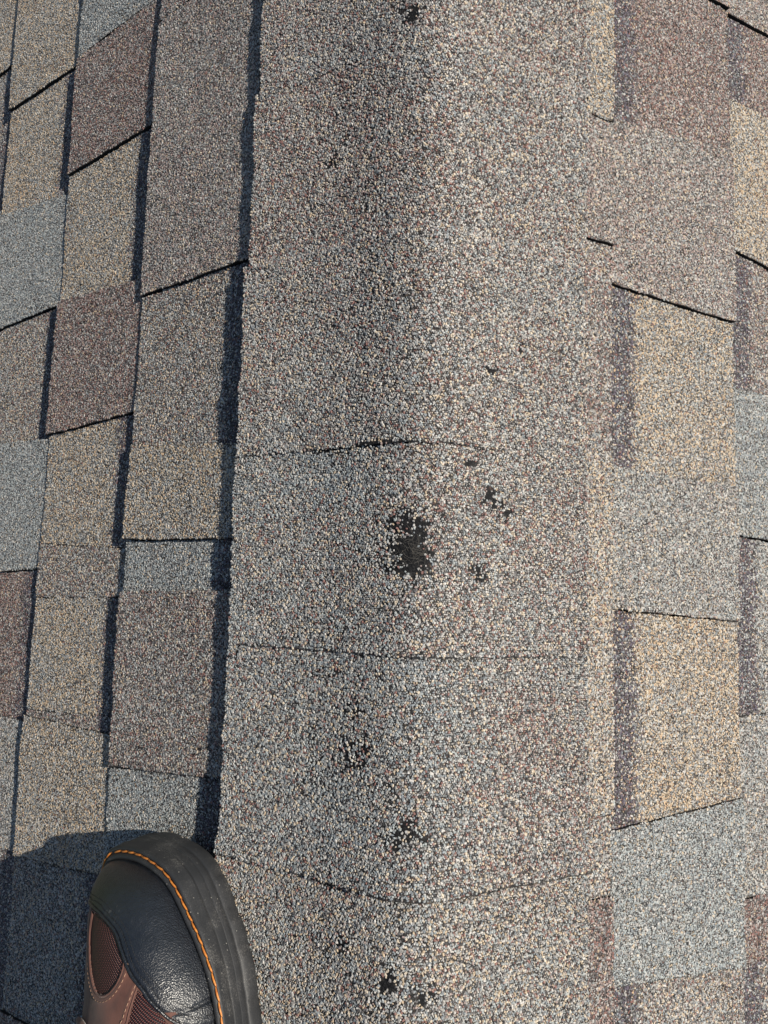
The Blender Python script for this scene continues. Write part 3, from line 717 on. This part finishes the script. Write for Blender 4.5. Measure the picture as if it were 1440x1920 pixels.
skin(front, 1.5-1.1*np.exp(-(dC/1.0)**2)-.5*np.exp(-((dC-3.0)/.55)**2)-crease+.25*(und-.5), 'toe_cap', m_leath, 1.5)
brn = (~front) & ~(i1 & (d1 > .3)) & ~(i2 & (d2_ > .3))
skin(brn | (dC < 2.5) & ~i1 & ~i2, .1-.5*np.exp(-(np.minimum(d1, d2_)/.8)**2)+.5*(und-.5)+.7*np.exp(-((np.minimum(d1, d2_)-2.2)/1.5)**2), 'leather_vamp', m_brn, 1.0)
skin(i1 | (d1 < 1.4) & ~front, -.9+0*X+.35*np.clip(d1/6, 0, 1), 'mesh_panel', m_mesh, 0)
skin(i2 | (d2_ < 1.4) & ~front, -.9+0*X+.35*np.clip(d2_/6, 0, 1), 'mesh_panel', m_mesh, 0)
Gf = G.reshape(-1, 3); GNf = GN.reshape(-1, 3)
def on_skin(pts, lift):
    out = []
    for x_, y_ in pts:
        d_ = (Gf[:, 0]-x_)**2+(Gf[:, 1]-y_)**2; k_ = np.argsort(d_)[:4]; w_ = 1/(d_[k_]+.05); w_ /= w_.sum()
        out.append((Gf[k_]*w_[:, None]).sum(0)+(GNf[k_]*w_[:, None]).sum(0)*lift)
    return np.array(out)
def resample(Q, step):
    Q = np.asarray(Q, float); L = np.r_[0, np.cumsum(np.linalg.norm(np.diff(Q, axis=0), axis=1))]; s = np.arange(0, L[-1], step)
    return np.c_[np.interp(s, L, Q[:, 0]), np.interp(s, L, Q[:, 1])]
def offs(Q, d):
    Q = np.asarray(Q, float); T = np.gradient(Q, axis=0); T /= np.linalg.norm(T, axis=1)[:, None]+1e-9
    return Q+np.c_[T[:, 1], -T[:, 0]]*d
# rolled edges
vis = CAPL[(CAPL[:, 0] > 4) & (CAPL[:, 0] < 141)]
m1 = MB(); tube(on_skin(resample(vis, 1.5), 1.0)*MM, .0010, m1, taper=False); m1.build('toe_cap_edge', [m_leath], boot, attrs=False)
for Q in (P1, P2):
    m1 = MB(); tube(on_skin(resample(Q, 1.2), .1)*MM, .0006, m1, taper=False); m1.build('panel_edge', [m_brn], boot, attrs=False)
def stitches(Q, name, m, ln, gap_, rad, lift):
    m1 = MB(); q = resample(Q, .5); st = int(ln/.5); g_ = int(gap_/.5); i = 0
    while i+st < len(q):
        p_ = on_skin(q[i:i+st+1:max(1, st//3)], lift)
        if len(p_) > 2: tube(p_*MM, rad, m1, sides=5)
        i += st+g_
    o = m1.build(name, [m], boot, attrs=False); o['kind'] = 'stuff'; return o
cin = P1.mean(0); 
def grow(Q, d):
    Q = np.asarray(Q, float); c_ = Q.mean(0); v_ = Q-c_; r_ = np.linalg.norm(v_, axis=1)[:, None]; return c_+v_*(1+d/r_)
stitches(grow(P1, 3.2)[20:-6], 'tan_stitching', m_tan, 2.0, 1.0, .00028, .75)
stitches(grow(P2, 3.2)[24:-2], 'tan_stitching', m_tan, 2.0, 1.0, .00028, .75)
stitches(grow(P2, 3.2)[:0], 'tan_stitching', m_tan, 2.0, 1.0, .00028, .75) if False else None
up1 = CAPL[(CAPL[:, 0] > 20) & (CAPL[:, 0] < 138)]
stitches(offs(up1, -3.0), 'black_stitching', m_blk, 1.6, .9, .0003, 1.55)
stitches(offs(up1, -5.2), 'black_stitching', m_blk, 1.6, .9, .0003, 1.6)
# rolled lace loop at the lower end of the tongue
lp = smooth_path([(48, -96), (49, -91), (58, -86), (69, -84), (76, -86), (78, -92)])
m1 = MB(); tube(on_skin(resample(lp, 1.5), 2.2)*MM, .0021, m1, taper=True); m1.build('lace_loop', [m_brn], boot, attrs=False)
# boot shaft and the trouser leg of its wearer, above and behind the picture
def stack(rows, name, m):
    m1 = MB(); a_ = np.linspace(0, 2*np.pi, 36, endpoint=False); rg = []
    for (cx, cy, cz, rx, ry) in rows: rg.append(np.c_[cx+rx*np.cos(a_), cy+ry*np.sin(a_), cz+2*np.sin(a_*3+cz*.05)])
    R = np.stack(rg)*MM; k, n = R.shape[:2]; idx = np.arange(k*n).reshape(k, n); nx = np.roll(idx, -1, 1)
    m1.add(R.reshape(-1, 3), np.stack([idx[:-1], nx[:-1], nx[1:], idx[1:]], -1).reshape(-1, 4), 0, smooth=True); capfan(R[-1], m1); return m1.build(name, [m], boot, attrs=False)
stack([(103, -215, 80, 44, 66), (104, -215, 110, 46, 62), (106, -216, 140, 47, 56), (112, -218, 175, 48, 54)], 'boot_shaft', m_brn)
stack([(112, -222, 130, 56, 68), (120, -224, 160, 60, 70), (160, -232, 230, 58, 66), (230, -240, 330, 62, 70), (310, -250, 440, 68, 76), (370, -262, 520, 74, 84)], 'trouser_leg', m_denim)

# ------------------------------------------------------------------ garden far below, only met from other viewpoints
mb = MB(); g = np.array([[-60, -60, -5.], [60, -60, -5], [60, 60, -5], [-60, 60, -5]]); mb.add(g, np.array([[0, 1, 2, 3]]), 0)
m_gr, t, b = mat('lawn_ground')
no = N(t, 'ShaderNodeTexNoise', Scale=6.0, Detail=8.0); t.links.new(obj_coord(t), no.inputs['Vector'])
t.links.new(ramp(t, no.outputs[0], [(.3, (.03, .05, .02)), (.7, (.07, .10, .035))]), b.inputs['Base Color']); b.inputs['Roughness'].default_value = .95
go = mb.build('ground', [m_gr], None, attrs=False); go['kind'] = 'structure'
